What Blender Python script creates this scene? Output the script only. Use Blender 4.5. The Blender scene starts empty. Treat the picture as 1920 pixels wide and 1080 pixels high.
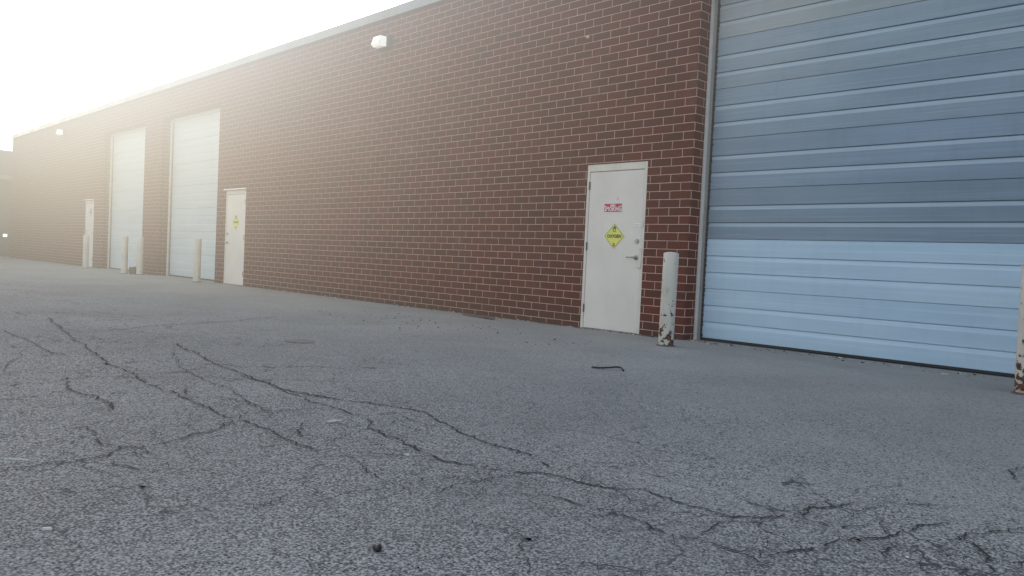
import bpy, bmesh, math, random
from mathutils import Vector, Matrix
random.seed(7)
S = bpy.context.scene
COL = S.collection

# ------------------------------------------------------------------ helpers
def tag(o, label=None, cat=None, group=None, kind=None):
    if label: o["label"] = label
    if cat: o["category"] = cat
    if group: o["group"] = group
    if kind: o["kind"] = kind
    return o

def empty(name, loc, rz=0.0):
    o = bpy.data.objects.new(name, None)
    o.location = loc; o.rotation_euler = (0, 0, rz)
    o.empty_display_size = .2
    COL.objects.link(o)
    return o

def link(name, bm, mats, parent=None, loc=(0, 0, 0), smooth=False, rot=None):
    me = bpy.data.meshes.new(name)
    bm.normal_update()
    bm.to_mesh(me); bm.free()
    for m in (mats if isinstance(mats, (list, tuple)) else [mats]):
        me.materials.append(m)
    if smooth:
        for p in me.polygons: p.use_smooth = True
    o = bpy.data.objects.new(name, me)
    o.location = loc
    if rot: o.rotation_euler = rot
    if parent: o.parent = parent
    COL.objects.link(o)
    return o

def box(bm, x0, x1, y0, y1, z0, z1, mi=0, bev=0.0):
    r = bmesh.ops.create_cube(bm, size=1.0)
    vs = r["verts"]
    for v in vs:
        v.co = Vector((x0 + (v.co.x + .5) * (x1 - x0), y0 + (v.co.y + .5) * (y1 - y0), z0 + (v.co.z + .5) * (z1 - z0)))
    fs = {f for v in vs for f in v.link_faces}
    for f in fs: f.material_index = mi
    if bev > 0:
        es = list({e for v in vs for e in v.link_edges})
        bmesh.ops.bevel(bm, geom=es, offset=bev, segments=2, profile=.6, affect="EDGES")
    return vs

def cyl(bm, r0, r1, p0, p1, seg=24, mi=0, cap=True):
    p0, p1 = Vector(p0), Vector(p1)
    d = p1 - p0
    r = bmesh.ops.create_cone(bm, cap_ends=cap, segments=seg, radius1=r0, radius2=r1, depth=d.length)
    q = d.to_track_quat("Z", "Y").to_matrix().to_4x4()
    bmesh.ops.transform(bm, matrix=Matrix.Translation((p0 + p1) / 2) @ q, verts=r["verts"])
    for f in {f for v in r["verts"] for f in v.link_faces}: f.material_index = mi
    return r["verts"]

def lathe(bm, prof, seg=28, mi=0):
    """prof: list of (radius, z)"""
    rings = []
    for r, z in prof:
        if r < 1e-5: rings.append([bm.verts.new((0, 0, z))])
        else: rings.append([bm.verts.new((r * math.cos(2 * math.pi * i / seg), r * math.sin(2 * math.pi * i / seg), z)) for i in range(seg)])
    for a, b in zip(rings, rings[1:]):
        for i in range(seg):
            j = (i + 1) % seg
            if len(a) == 1 and len(b) == 1: continue
            if len(b) == 1: f = bm.faces.new((a[i], a[j], b[0]))
            elif len(a) == 1: f = bm.faces.new((a[0], b[j], b[i]))
            else: f = bm.faces.new((a[i], a[j], b[j], b[i]))
            f.material_index = mi

def tube(bm, pts, rad, seg=8):
    pts = [Vector(p) for p in pts]
    rings = []
    for i, p in enumerate(pts):
        t = (pts[min(i + 1, len(pts) - 1)] - pts[max(i - 1, 0)]).normalized()
        a = t.cross(Vector((0, 0, 1)))
        if a.length < 1e-3: a = Vector((1, 0, 0))
        a.normalize(); b = a.cross(t)
        rings.append([bm.verts.new(p + (a * math.cos(2 * math.pi * k / seg) + b * math.sin(2 * math.pi * k / seg)) * rad) for k in range(seg)])
    for A, B in zip(rings, rings[1:]):
        for k in range(seg):
            bm.faces.new((A[k], A[(k + 1) % seg], B[(k + 1) % seg], B[k]))
    bm.faces.new(rings[0][::-1]); bm.faces.new(rings[-1])

def poly(bm, pts, mi=0):
    f = bm.faces.new([bm.verts.new(p) for p in pts]); f.material_index = mi
    return f

# ------------------------------------------------------------------ materials
class M:
    def __init__(s, name):
        s.m = bpy.data.materials.new(name); s.m.use_nodes = True
        s.t = s.m.node_tree; s.n = s.t.nodes; s.b = s.n["Principled BSDF"]; s.out = s.n["Material Output"]
    def add(s, typ, **kw):
        n = s.n.new(typ)
        for k, v in kw.items():
            if k in n.inputs: s.put(n.inputs[k], v)
            else: setattr(n, k, v)
        return n
    def put(s, inp, v):
        if isinstance(v, bpy.types.NodeSocket): s.t.links.new(v, inp)
        elif isinstance(v, (tuple, list)) and inp.type == "RGBA" and len(v) == 3: inp.default_value = (*v, 1)
        else: inp.default_value = v
    def pos(s, scale=(1, 1, 1), loc=(0, 0, 0)):
        g = s.n.new("ShaderNodeNewGeometry")
        mp = s.n.new("ShaderNodeMapping"); s.t.links.new(g.outputs["Position"], mp.inputs[0])
        mp.inputs["Scale"].default_value = scale; mp.inputs["Location"].default_value = loc
        return mp.outputs[0]
    def math(s, op, a, b=0.0, c=0.0, clamp=False):
        n = s.n.new("ShaderNodeMath"); n.operation = op; n.use_clamp = clamp
        s.put(n.inputs[0], a); s.put(n.inputs[1], b); s.put(n.inputs[2], c)
        return n.outputs[0]
    def mix(s, fac, a, b, blend="MIX"):
        n = s.n.new("ShaderNodeMix"); n.data_type = "RGBA"; n.blend_type = blend
        s.put(n.inputs[0], fac); s.put(n.inputs[6], a); s.put(n.inputs[7], b)
        return n.outputs[2]
    def noise(s, vec, scale, detail=4, rough=.55, dist=0.0):
        n = s.n.new("ShaderNodeTexNoise"); n.inputs["Scale"].default_value = scale
        n.inputs["Detail"].default_value = detail; n.inputs["Roughness"].default_value = rough; n.inputs["Distortion"].default_value = dist
        s.t.links.new(vec, n.inputs["Vector"])
        return n.outputs["Fac"]
    def ramp(s, fac, a, b, va=0.0, vb=1.0, interp="LINEAR"):
        n = s.n.new("ShaderNodeMapRange"); n.interpolation_type = interp
        s.put(n.inputs[0], fac); n.inputs[1].default_value = a; n.inputs[2].default_value = b
        n.inputs[3].default_value = va; n.inputs[4].default_value = vb
        return n.outputs[0]
    def bump(s, h, strength=.5, dist=.01, normal=None):
        n = s.n.new("ShaderNodeBump"); n.inputs["Strength"].default_value = strength; n.inputs["Distance"].default_value = dist
        s.put(n.inputs["Height"], h)
        if normal is not None: s.put(n.inputs["Normal"], normal)
        return n.outputs[0]
    def set(s, **kw):
        for k, v in kw.items():
            s.put(s.b.inputs[k.replace("_", " ")], v)
        return s.m

def painted(name, col, rough=.5, grime=.25, metal=0.0, bumpiness=.15, scale=3.0, dark=(.12, .10, .08)):
    m = M(name); p = m.pos()
    n1 = m.noise(p, scale, 5, .6); n2 = m.noise(m.pos((9, 9, 1.2)), scale * 1.5, 4, .6)
    f = m.math("MULTIPLY", m.ramp(n1, .35, .75), grime)
    f = m.math("ADD", f, m.math("MULTIPLY", m.ramp(n2, .55, .8), grime * .6), clamp=True)
    c = m.mix(f, col, tuple(.55 * a + .45 * b * .5 for a, b in zip(col, dark)))
    return m.set(Base_Color=c, Roughness=m.ramp(n1, .3, .7, rough - .08, rough + .1), Metallic=metal,
                 Normal=m.bump(m.noise(p, 60, 3), bumpiness, .002))

def mat_brick():
    m = M("brown_red_brick")
    uv = m.n.new("ShaderNodeUVMap").outputs[0]
    wob = m.n.new("ShaderNodeVectorMath"); wob.operation = "MULTIPLY_ADD"
    nn = m.n.new("ShaderNodeTexNoise"); nn.inputs["Scale"].default_value = 9; nn.inputs["Detail"].default_value = 3
    m.t.links.new(uv, nn.inputs["Vector"])
    sub = m.n.new("ShaderNodeVectorMath"); sub.operation = "SUBTRACT"; m.t.links.new(nn.outputs["Color"], sub.inputs[0]); sub.inputs[1].default_value = (.5, .5, .5)
    m.t.links.new(sub.outputs[0], wob.inputs[0]); wob.inputs[1].default_value = (.006, .006, 0); m.t.links.new(uv, wob.inputs[2])
    br = m.n.new("ShaderNodeTexBrick"); m.t.links.new(wob.outputs[0], br.inputs["Vector"])
    br.offset = .5; br.offset_frequency = 2; br.squash = 1; br.squash_frequency = 2
    br.inputs["Scale"].default_value = 1; br.inputs["Mortar Size"].default_value = .0048; br.inputs["Mortar Smooth"].default_value = .25
    br.inputs["Bias"].default_value = 0; br.inputs["Brick Width"].default_value = .3048; br.inputs["Row Height"].default_value = .1016
    br.inputs["Color1"].default_value = (0, 0, 0, 1); br.inputs["Color2"].default_value = (1, 1, 1, 1); br.inputs["Mortar"].default_value = (.5, .5, .5, 1)
    rnd = br.outputs["Color"]; mort = br.outputs["Fac"]
    cr = m.n.new("ShaderNodeValToRGB"); m.t.links.new(rnd, cr.inputs[0])
    els = cr.color_ramp.elements
    els[0].position = 0; els[0].color = (.072, .0145, .010, 1); els[1].position = 1; els[1].color = (.116, .0215, .014, 1)
    for pz, c in ((.3, (.105, .0175, .011, 1)), (.55, (.088, .0165, .0118, 1)), (.8, (.118, .0185, .0112, 1))):
        e = els.new(pz); e.color = c
    p = m.pos()
    big = m.noise(p, .35, 4, .6); fine = m.noise(p, 90, 4, .7); mid = m.noise(m.pos((1, 1, 3)), 6, 4, .6)
    c = m.mix(m.ramp(big, .35, .7, 0, .3), cr.outputs[0], (.074, .021, .016))
    c = m.mix(m.ramp(fine, .5, .8, 0, .35), c, (.06, .028, .024))
    c = m.mix(m.ramp(mid, .55, .8, 0, .25), c, (.135, .052, .040))
    strk = m.noise(m.pos((2.2, 2.2, .12), (4, 0, 0)), 1.3, 5, .6)
    c = m.mix(m.ramp(strk, .52, .75, 0, .38), c, (.052, .030, .027))
    bloom = m.math("MULTIPLY", m.ramp(m.noise(m.pos((1, 1, 1.4), (2, 7, 1)), .8, 5, .65), .58, .72, 0, .55), m.ramp(fine, .3, .6, .3, 1))
    c = m.mix(bloom, c, (.16, .085, .068))
    # low efflorescence / splash-back dirt near the ground
    sep = m.n.new("ShaderNodeSeparateXYZ"); m.t.links.new(p, sep.inputs[0])
    low = m.ramp(m.math("ADD", sep.outputs[2], m.ramp(mid, .3, .7, -.08, .08)), 0.0, .32, 1, 0)
    c = m.mix(m.math("MULTIPLY", low, m.ramp(mid, .35, .7, .3, .75)), c, (.055, .036, .030))
    mc = m.mix(m.ramp(m.noise(p, 3, 4), .35, .7), (.55, .365, .31), (.40, .265, .225))
    c = m.mix(mort, c, mc)
    h = m.math("ADD", m.math("MULTIPLY", m.math("SUBTRACT", 1.0, mort), 1.0), m.math("MULTIPLY", fine, .25))
    return m.set(Base_Color=c, Roughness=m.ramp(mid, .3, .7, .72, .9), Specular_IOR_Level=.3, Normal=m.bump(h, .7, .006))

def mat_asphalt():
    m = M("weathered_asphalt")
    g = m.n.new("ShaderNodeNewGeometry"); P = g.outputs["Position"]
    sep = m.n.new("ShaderNodeSeparateXYZ"); m.t.links.new(P, sep.inputs[0])
    v = m.n.new("ShaderNodeTexVoronoi"); v.inputs["Scale"].default_value = 115; m.t.links.new(P, v.inputs["Vector"])
    v.inputs["Randomness"].default_value = 1
    sv = m.n.new("ShaderNodeSeparateColor"); m.t.links.new(v.outputs["Color"], sv.inputs[0])
    v2 = m.n.new("ShaderNodeTexVoronoi"); v2.inputs["Scale"].default_value = 82; m.t.links.new(P, v2.inputs["Vector"])
    sv2 = m.n.new("ShaderNodeSeparateColor"); m.t.links.new(v2.outputs["Color"], sv2.inputs[0])
    big = m.noise(P, .35, 5, .6); med = m.noise(P, 1.6, 5, .65); sm = m.noise(P, 14, 4, .7); gr = m.noise(P, 62, 3, .8)
    # worn (smooth) versus open (pitted) surface: more open away from the wall
    openness = m.math("ADD", m.ramp(sep.outputs[1], -.8, -6.2, .0, .80), m.ramp(med, .3, .7, -.16, .18))
    openness = m.math("ADD", openness, m.ramp(big, .35, .65, -.10, .10), clamp=True)
    stone = m.mix(sv.outputs[0], (.24, .243, .246), (.47, .472, .472))
    base = m.mix(m.ramp(med, .3, .7), (.285, .287, .284), (.34, .34, .333))
    c = m.mix(m.ramp(openness, 0, .8, .35, .95), base, stone)
    # open joints between the stones, the shade in them painted dark
    jit = m.math("ADD", v2.outputs["Distance"], m.ramp(gr, .3, .7, -.12, .12))
    pr = m.math("ADD", m.math("ADD", sv2.outputs[1], -.035), m.ramp(sm, .3, .7, .10, -.10))
    hole = m.math("MULTIPLY", m.ramp(m.math("SUBTRACT", pr, m.math("MULTIPLY", openness, .42)), -.02, .02, 1, 0), m.ramp(jit, .34, .46, 1, 0))
    gap = m.math("MULTIPLY", m.ramp(m.math("ADD", v.outputs["Distance"], m.ramp(gr, .3, .7, -.1, .1)), .50, .62, 0, 1), m.ramp(openness, .1, .8, .15, .9))
    pits = m.math("MAXIMUM", hole, m.math("MULTIPLY", gap, .8))
    c = m.mix(pits, c, (.038, .041, .048))
    # hairline crack web, only in the tired patches
    wv = m.n.new("ShaderNodeTexNoise"); wv.inputs["Scale"].default_value = 5; wv.inputs["Detail"].default_value = 5; m.t.links.new(P, wv.inputs["Vector"])
    ws = m.n.new("ShaderNodeVectorMath"); ws.operation = "MULTIPLY_ADD"; m.t.links.new(wv.outputs["Color"], ws.inputs[0]); ws.inputs[1].default_value = (.34, .34, .34); m.t.links.new(P, ws.inputs[2])
    ve = m.n.new("ShaderNodeTexVoronoi"); ve.feature = "DISTANCE_TO_EDGE"; ve.inputs["Scale"].default_value = 1.9; m.t.links.new(ws.outputs[0], ve.inputs["Vector"])
    line = m.ramp(ve.outputs["Distance"], .004, .014, 1, 0)
    area = m.math("MULTIPLY", m.ramp(m.noise(m.pos((1, 1, 1), (3, 1, 0)), .55, 3), .40, .52), m.ramp(sep.outputs[1], -3.6, -5.0))
    line = m.math("MULTIPLY", m.math("MULTIPLY", line, area), m.ramp(m.noise(P, 4, 3), .38, .50))
    c = m.mix(m.math("MULTIPLY", line, .85), c, (.035, .038, .045))
    # big soft stains
    c = m.mix(m.ramp(m.noise(m.pos((1, 1, 1), (13, 5, 0)), .55, 5, .6, .4), .42, .75, 0, .34), c, (.13, .135, .14))
    # lighter dusty band along the wall foot
    edge = m.math("ADD", m.math("MULTIPLY", sep.outputs[1], -1.0), m.ramp(med, .3, .7, -.25, .25))
    c = m.mix(m.ramp(edge, .05, .75, .5, 0), c, (.27, .262, .245))
    h = m.math("SUBTRACT", m.math("MULTIPLY", m.math("SUBTRACT", 1.0, v.outputs["Distance"]), .5), m.math("MULTIPLY", pits, 1.2))
    h = m.math("ADD", h, m.math("MULTIPLY", sm, .5))
    nb = m.bump(h, .85, .006); nb = m.bump(med, .25, .04, nb)
    return m.set(Base_Color=c, Roughness=.86, Specular_IOR_Level=.25, Normal=nb)

def mat_section(name, c0, c1, rough, seed, ribf=.42):
    m = M(name); p = m.pos()
    sep = m.n.new("ShaderNodeSeparateXYZ"); m.t.links.new(p, sep.inputs[0])
    n1 = m.noise(m.pos((.5, 1, 1.6), (seed, 0, 0)), 1.1, 4, .55); n2 = m.noise(m.pos((.25, 1, 26), (seed, 0, 0)), 2.0, 5, .6)
    n3 = m.noise(m.pos((6, 1, .7), (seed, 3, 0)), 1.6, 4, .6)
    c = m.mix(m.ramp(n1, .32, .68), c0, c1)
    c = m.mix(m.ramp(n2, .50, .75, 0, .35), c, tuple(min(1, x * 1.35 + .02) for x in c1))
    c = m.mix(m.ramp(n3, .52, .8, 0, .14), c, tuple(x * .62 for x in c0))
    # rib bands painted lighter to imitate light caught on their slopes
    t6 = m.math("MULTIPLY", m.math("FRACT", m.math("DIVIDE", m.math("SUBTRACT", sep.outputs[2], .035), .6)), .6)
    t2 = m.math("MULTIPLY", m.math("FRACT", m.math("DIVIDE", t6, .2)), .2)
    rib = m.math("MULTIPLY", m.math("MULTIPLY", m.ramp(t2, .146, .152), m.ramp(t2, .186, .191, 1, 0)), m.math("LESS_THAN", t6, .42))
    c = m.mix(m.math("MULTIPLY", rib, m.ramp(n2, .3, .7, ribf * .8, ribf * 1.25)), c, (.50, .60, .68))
    n4 = m.noise(m.pos((.35, 1, 150), (seed, 0, 0)), 1.0, 2, .5); n5 = m.noise(m.pos((.7, 1, 1.5), (seed, 5, 0)), 1.3, 3)
    c = m.mix(m.math("MULTIPLY", m.ramp(n4, .70, .74, 0, .5 if seed < 30 else 0), m.ramp(n5, .5, .6)), c, (.60, .68, .74))  # thin pale streaks painted in as glints
    st = m.math("SINE", m.math("MULTIPLY", sep.outputs[2], 2 * math.pi / .0222))
    h = m.math("ADD", m.math("MULTIPLY", m.ramp(st, .75, 1.0), .5), m.math("MULTIPLY", n2, .25))
    nb = m.bump(h, .5, .0016)
    nb = m.bump(m.noise(m.pos((.8, 1, 2.2), (seed, 0, 7)), 2.2, 2), .35, .012, nb)
    return m.set(Base_Color=c, Roughness=m.ramp(n1, .3, .7, rough, rough + .16), Specular_IOR_Level=.5, Normal=nb)

def mat_bollard(name="chipped_bollard_paint", wear=0.0):
    m = M(name)
    tc = m.n.new("ShaderNodeTexCoord"); p = tc.outputs["Object"]
    oi = m.n.new("ShaderNodeObjectInfo")
    off = m.n.new("ShaderNodeVectorMath"); off.operation = "ADD"; m.t.links.new(p, off.inputs[0])
    cb = m.n.new("ShaderNodeCombineXYZ"); r = m.math("MULTIPLY", oi.outputs["Random"], 40.0); m.t.links.new(r, cb.inputs[0]); m.t.links.new(cb.outputs[0], off.inputs[1])
    q = off.outputs[0]
    sep = m.n.new("ShaderNodeSeparateXYZ"); m.t.links.new(p, sep.inputs[0])
    chips = m.noise(q, 13, 6, .62); low = m.ramp(sep.outputs[2], .0, .42, .15, .0)
    ch = m.ramp(m.math("ADD", chips, low), .622 + wear, .64 + wear)
    rust = m.ramp(m.math("ADD", m.noise(q, 7, 5, .65), low), .60 + wear, .78 + wear, 0, .8)
    streak_v = m.n.new("ShaderNodeMapping"); m.t.links.new(q, streak_v.inputs[0]); streak_v.inputs["Scale"].default_value = (14, 14, 1.3)
    stn = m.noise(streak_v.outputs[0], 1.5, 4)
    c = m.mix(m.ramp(m.noise(q, 3, 4), .3, .7), (.56, .52, .47), (.45, .42, .375))
    c = m.mix(m.ramp(stn, .5, .8, 0, .45), c, (.40, .30, .23))
    c = m.mix(rust, c, (.28, .155, .085))
    c = m.mix(ch, c, m.mix(m.ramp(m.noise(q, 30, 3), .4, .6), (.035, .024, .02), (.13, .05, .028)))
    return m.set(Base_Color=c, Roughness=m.ramp(ch, 0, 1, .5, .85), Normal=m.bump(m.math("SUBTRACT", 1.0, ch), .6, .002))

BRICK = mat_brick(); ASPH = mat_asphalt(); BOLL = mat_bollard(); BOLLF = mat_bollard("dull_bollard_paint", .13)
DOORW = painted("off_white_door_paint", (.69, .64, .60), .42, .26, bumpiness=.06, scale=1.8)
FRAMEW = painted("cream_frame_paint", (.66, .60, .54), .5, .3, scale=5)
JAMB = painted("grey_white_jamb_paint", (.62, .59, .57), .5, .4, scale=6)
JAMB2 = painted("dull_jamb_metal", (.26, .265, .27), .5, .5, scale=6)
FASCIA = painted("grey_coping_metal", (.26, .28, .29), .45, .35, scale=1.2)
STEEL = painted("brushed_steel", (.42, .41, .40), .3, .2, metal=.9, bumpiness=.03)
HINGE = painted("dark_hinge_steel", (.11, .10, .095), .5, .2, metal=.5)
RUBBER = painted("black_rubber", (.02, .021, .024), .7, .2)
DARKIN = painted("dark_void", (.012, .012, .013), .9, .1)
ROOFM = painted("roof_membrane", (.18, .18, .18), .9, .3)
CONC = painted("worn_concrete", (.30, .29, .27), .9, .4, bumpiness=.5, scale=4)
HOUSE = painted("bronze_lamp_housing", (.06, .065, .065), .5, .2)
RED = painted("sign_red", (.44, .022, .06), .4, .12, scale=8)
WHITE = painted("sign_white", (.80, .77, .76), .4, .08, scale=8)
YELL = painted("sign_yellow", (.70, .68, .13), .4, .12, scale=8)
BLACK = painted("sign_black", (.018, .018, .016), .45, .1)
PALE = painted("faded_placard", (.44, .43, .37), .5, .2, scale=8)
GREYB = painted("grey_cladding", (.085, .095, .09), .7, .3, scale=1)
CRACK = painted("crack_dark", (.018, .019, .022), 1, .1, bumpiness=.6)  # near-black tone for cracks and dark grit
BLOCKM = painted("dark_weathered_block", (.07, .07, .065), .9, .4, bumpiness=.6)
BONE = painted("bleached_scrap", (.60, .58, .52), .7, .2, scale=20)
LUMP = painted("black_lump", (.012, .013, .017), .6, .2, bumpiness=.6)
SEAM = painted("grit_seam", (.12, .085, .065), 1, .6, bumpiness=1, scale=18)

def mat_lens(strength):
    m = M("lit_lamp_glass")
    e = (1.0, .97, .92)
    return m.set(Base_Color=(.9, .9, .88), Roughness=.2, Emission_Color=e, Emission_Strength=strength)
LENS = mat_lens(.28)
LITTLE = mat_lens(1.6)

# ------------------------------------------------------------------ ground
bm = bmesh.new()
poly(bm, [(-400, -400, 0), (400, -400, 0), (400, 400, 0), (-400, 400, 0)])
tag(link("asphalt_yard", bm, ASPH), "weathered grey asphalt yard in front of the brick wall", "asphalt", kind="structure")

# traced on the ground, metres: (width in mm, points)
CRACKS = [
  (9,[(-7.099,-5.436),(-6.422,-5.533),(-5.777,-5.645),(-5.343,-5.68),(-4.904,-5.736),(-4.503,-5.757),(-4.24,-5.705),(-4.08,-5.655),(-3.883,-5.563),(-3.646,-5.507),(-3.491,-5.438),(-3.282,-5.51),(-3.106,-5.563),(-2.902,-5.614),(-2.715,-5.627),(-2.579,-5.636),(-2.401,-5.645),(-2.224,-5.771)]),
  (6,[(-5.166,-5.742),(-4.791,-5.754),(-4.467,-5.793),(-4.206,-5.794),(-3.881,-5.81),(-3.588,-5.824),(-3.551,-5.646),(-3.52,-5.562)]),
  (6,[(-4.503,-5.757),(-4.317,-5.732),(-4.14,-5.709),(-4.014,-5.624)]),
  (4,[(-3.46,-5.605),(-3.301,-5.636),(-3.165,-5.637)]),
  (8,[(-3.495,-5.802),(-3.273,-5.934),(-3.069,-5.936),(-2.845,-5.978),(-2.643,-6.017),(-2.484,-5.974),(-2.396,-5.918),(-2.292,-5.91),(-2.212,-5.791),(-2.032,-5.766),(-1.936,-5.768),(-1.828,-5.674),(-1.677,-5.68),(-1.521,-5.675),(-1.433,-5.662),(-1.372,-5.607),(-1.342,-5.514),(-1.311,-5.456),(-1.3,-5.336),(-1.248,-5.113)]),
  (4,[(-2.035,-5.771),(-2.117,-5.685)]),
  (6,[(-1.304,-5.471),(-1.234,-5.472),(-1.159,-5.452),(-1.105,-5.317)]),
  (7,[(-1.162,-5.951),(-1.16,-5.858),(-1.105,-5.706),(-1.082,-5.583),(-1.002,-5.444),(-0.989,-5.318),(-0.975,-5.16),(-0.926,-5.042)]),
  (3,[(-1.184,-4.975),(-1.092,-4.902),(-1.002,-4.831)]),
  (6,[(-2.079,-6.114),(-1.999,-6.028),(-1.832,-6.01),(-1.753,-6.002),(-1.623,-5.99),(-1.511,-5.993),(-1.383,-5.985),(-1.287,-5.954),(-1.204,-5.972),(-1.111,-5.952)]),
  (4,[(-1.44,-5.96),(-1.421,-5.801),(-1.413,-5.697)]),
  (7,[(-1.005,-3.796),(-1.024,-3.935),(-0.958,-4.113),(-0.926,-4.14)]),
  (7,[(-0.787,-4.799),(-0.766,-4.868),(-0.74,-4.891)]),
  (6,[(-0.74,-4.891),(-0.773,-4.984),(-0.815,-5.101),(-0.848,-5.212),(-0.865,-5.312)]),
  (9,[(-0.836,-5.196),(-0.787,-5.255),(-0.754,-5.348),(-0.729,-5.442),(-0.679,-5.506)]),
  (6,[(-0.963,-5.433),(-0.94,-5.541),(-0.918,-5.659)]),
  (8,[(-3.396,-7.473),(-3.386,-7.389),(-3.403,-7.295),(-3.392,-7.204),(-3.394,-7.106),(-3.43,-7.065),(-3.526,-7.003),(-3.452,-6.975),(-3.449,-6.944),(-3.518,-6.807),(-3.584,-6.663),(-3.625,-6.571),(-3.813,-6.409)]),
  (4,[(-3.394,-7.106),(-3.348,-7.02),(-3.43,-6.982)]),
  (5,[(-3.526,-7.003),(-3.64,-7.048),(-3.842,-7.032),(-3.991,-7.006)]),
  (5,[(-3.309,-7.152),(-3.167,-7.08),(-3.066,-7.018)]),
  (4,[(-3.449,-6.944),(-3.299,-6.943)]),
  (9,[(-9.821,-5.756),(-7.876,-6.058),(-6.865,-6.191),(-6.062,-6.297),(-5.443,-6.322),(-4.992,-6.38),(-4.669,-6.374),(-4.375,-6.369)]),
  (7,[(-4.375,-6.369),(-4.114,-6.375),(-3.88,-6.392),(-3.703,-6.349),(-3.462,-6.359),(-3.278,-6.375),(-3.002,-6.359)]),
  (6,[(-5.473,-6.329),(-5.35,-6.466)]),
  (5,[(-4.849,-6.21),(-4.379,-6.375)]),
  (8,[(-5.562,-6.7),(-5.146,-6.786),(-4.849,-6.804),(-4.59,-6.757),(-4.421,-6.769),(-4.254,-6.833)]),
  (12,[(-8.171,-5.798),(-8.282,-5.526),(-8.605,-5.11),(-8.75,-4.665),(-8.948,-4.028),(-9.444,-3.232)]),
  (5,[(-4.451,-6.247),(-4.305,-6.155),(-4.111,-6.138),(-3.862,-6.155),(-3.879,-6.038),(-3.875,-5.879)]),
  (4,[(-3.862,-6.155),(-3.722,-6.255)]),
  (5,[(-3.594,-6.103),(-3.497,-6.187),(-3.342,-6.272),(-3.18,-6.268)]),
  (3,[(-2.889,-6.311),(-2.628,-6.377),(-2.464,-6.402),(-2.332,-6.363)]),
  (3,[(-2.903,-6.249),(-2.722,-6.071),(-2.643,-6.017)]),
  (4,[(-2.529,-6.951),(-2.473,-6.931),(-2.453,-6.893),(-2.52,-6.779)]),
  (3,[(-6.484,-5.69),(-5.602,-5.931),(-5.1,-6.007),(-4.647,-6.032),(-4.111,-6.138)]),
  (3,[(-7.015,-6.584),(-6.361,-6.81),(-6.053,-6.92),(-5.693,-6.971)]),
  (4,[(-8.618,-5.956),(-8.124,-5.903),(-8.171,-5.798)]),
  (6,[(-8.485,-6.45),(-7.768,-6.437),(-6.799,-6.49),(-6.519,-6.434)]),
  (4,[(-1.777,-6.403),(-1.699,-6.41),(-1.695,-6.331)]),
  (5,[(-1.507,-6.449),(-1.417,-6.378),(-1.313,-6.305)]),
  (4,[(-2.194,-6.004),(-2.078,-5.975)]),
  (3,[(-1.918,-5.852),(-1.814,-5.791),(-1.666,-5.827)]),
  (3,[(-2.233,-6.366),(-2.295,-6.216),(-2.264,-6.108),(-2.293,-5.911)]),
]


bm = bmesh.new()
rr = random.Random(3)
def strand(pts, w, z, bm):
    """irregular crack ribbon: jagged centre line, changing width, small gaps"""
    P = [Vector((x, y, 0)) for x, y in pts]
    out = []; wan = 0.0
    for a, b in zip(P, P[1:]):
        L = (b - a).length; n = max(1, int(L / .022)); t = (b - a) / L; s = Vector((-t.y, t.x, 0))
        for i in range(n):
            wan = wan * .8 + rr.gauss(0, .0065)
            out.append(a + (b - a) * (i / n) + s * (rr.gauss(0, .006) + wan))
    out.append(P[-1])
    side, gap = [], False
    prev = None
    ph = rr.random() * 9
    for i, p in enumerate(out):
        q = out[min(i + 1, len(out) - 1)] - out[max(i - 1, 0)]
        s = Vector((-q.y, q.x, 0)).normalized()
        ww = w * (.35 + .65 * abs(math.sin(i * .23 + ph)) + rr.random() * .5) * .5
        ww *= min(1, .25 + i / 6, .25 + (len(out) - 1 - i) / 6)
        if rr.random() < .06: gap = not gap
        elif gap and rr.random() < .55: gap = False
        a, b = bm.verts.new(p + s * ww + Vector((0, 0, z))), bm.verts.new(p - s * ww + Vector((0, 0, z)))
        if prev and not gap: bm.faces.new((prev[0], prev[1], b, a))
        prev = (a, b)
        if rr.random() < .16:      # little side crack
            ln = rr.uniform(.03, .12); dr = (s * rr.choice((-1, 1)) + q.normalized() * rr.uniform(-1, 1)).normalized()
            e = p + dr * ln + Vector((rr.gauss(0, .01), rr.gauss(0, .01), 0)); mdp = p + dr * ln * .5 + Vector((rr.gauss(0, .008), rr.gauss(0, .008), 0))
            k = w * .22; t2 = Vector((-dr.y, dr.x, 0)) * k
            f = [p + t2, p - t2, mdp - t2 * .7, e, mdp + t2 * .7]
            bm.faces.new([bm.verts.new(v + Vector((0, 0, z + .0006))) for v in f])
zc = .004
def grow(x, y, h, length, w, depth=0):
    """a wandering side crack, forking now and then"""
    global zc
    pts = [(x, y)]; d = 0
    while d < length:
        st = rr.uniform(.05, .16); h += rr.gauss(0, .42); x += math.cos(h) * st; y += math.sin(h) * st; d += st
        if y > -.6 or y < -8.1: break
        pts.append((x, y))
        if depth < 2 and rr.random() < .16:
            grow(x, y, h + rr.choice((-1, 1)) * rr.uniform(.6, 1.3), length * rr.uniform(.25, .6), w * .8, depth + 1)
    if len(pts) > 2:
        zc += .00001; strand(pts, w, zc, bm)
for k, (w, pts) in enumerate(CRACKS):
    zc += .00003
    strand(pts, (4.0 + w * .62) / 1000, zc, bm)
    for (xa, ya), (xb, yb) in zip(pts, pts[1:]):
        seg = math.hypot(xb - xa, yb - ya)
        if rr.random() < min(.8, seg * 1.15):
            t = rr.random(); a = math.atan2(yb - ya, xb - xa)
            grow(xa + (xb - xa) * t, ya + (yb - ya) * t, a + rr.choice((-1, 1)) * rr.uniform(.5, 1.5), rr.uniform(.25, 1.3), rr.uniform(.0017, .0032))
tag(link("asphalt_cracks", bm, CRACK), "branching dark cracks running across the asphalt", "crack", kind="structure")

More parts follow.
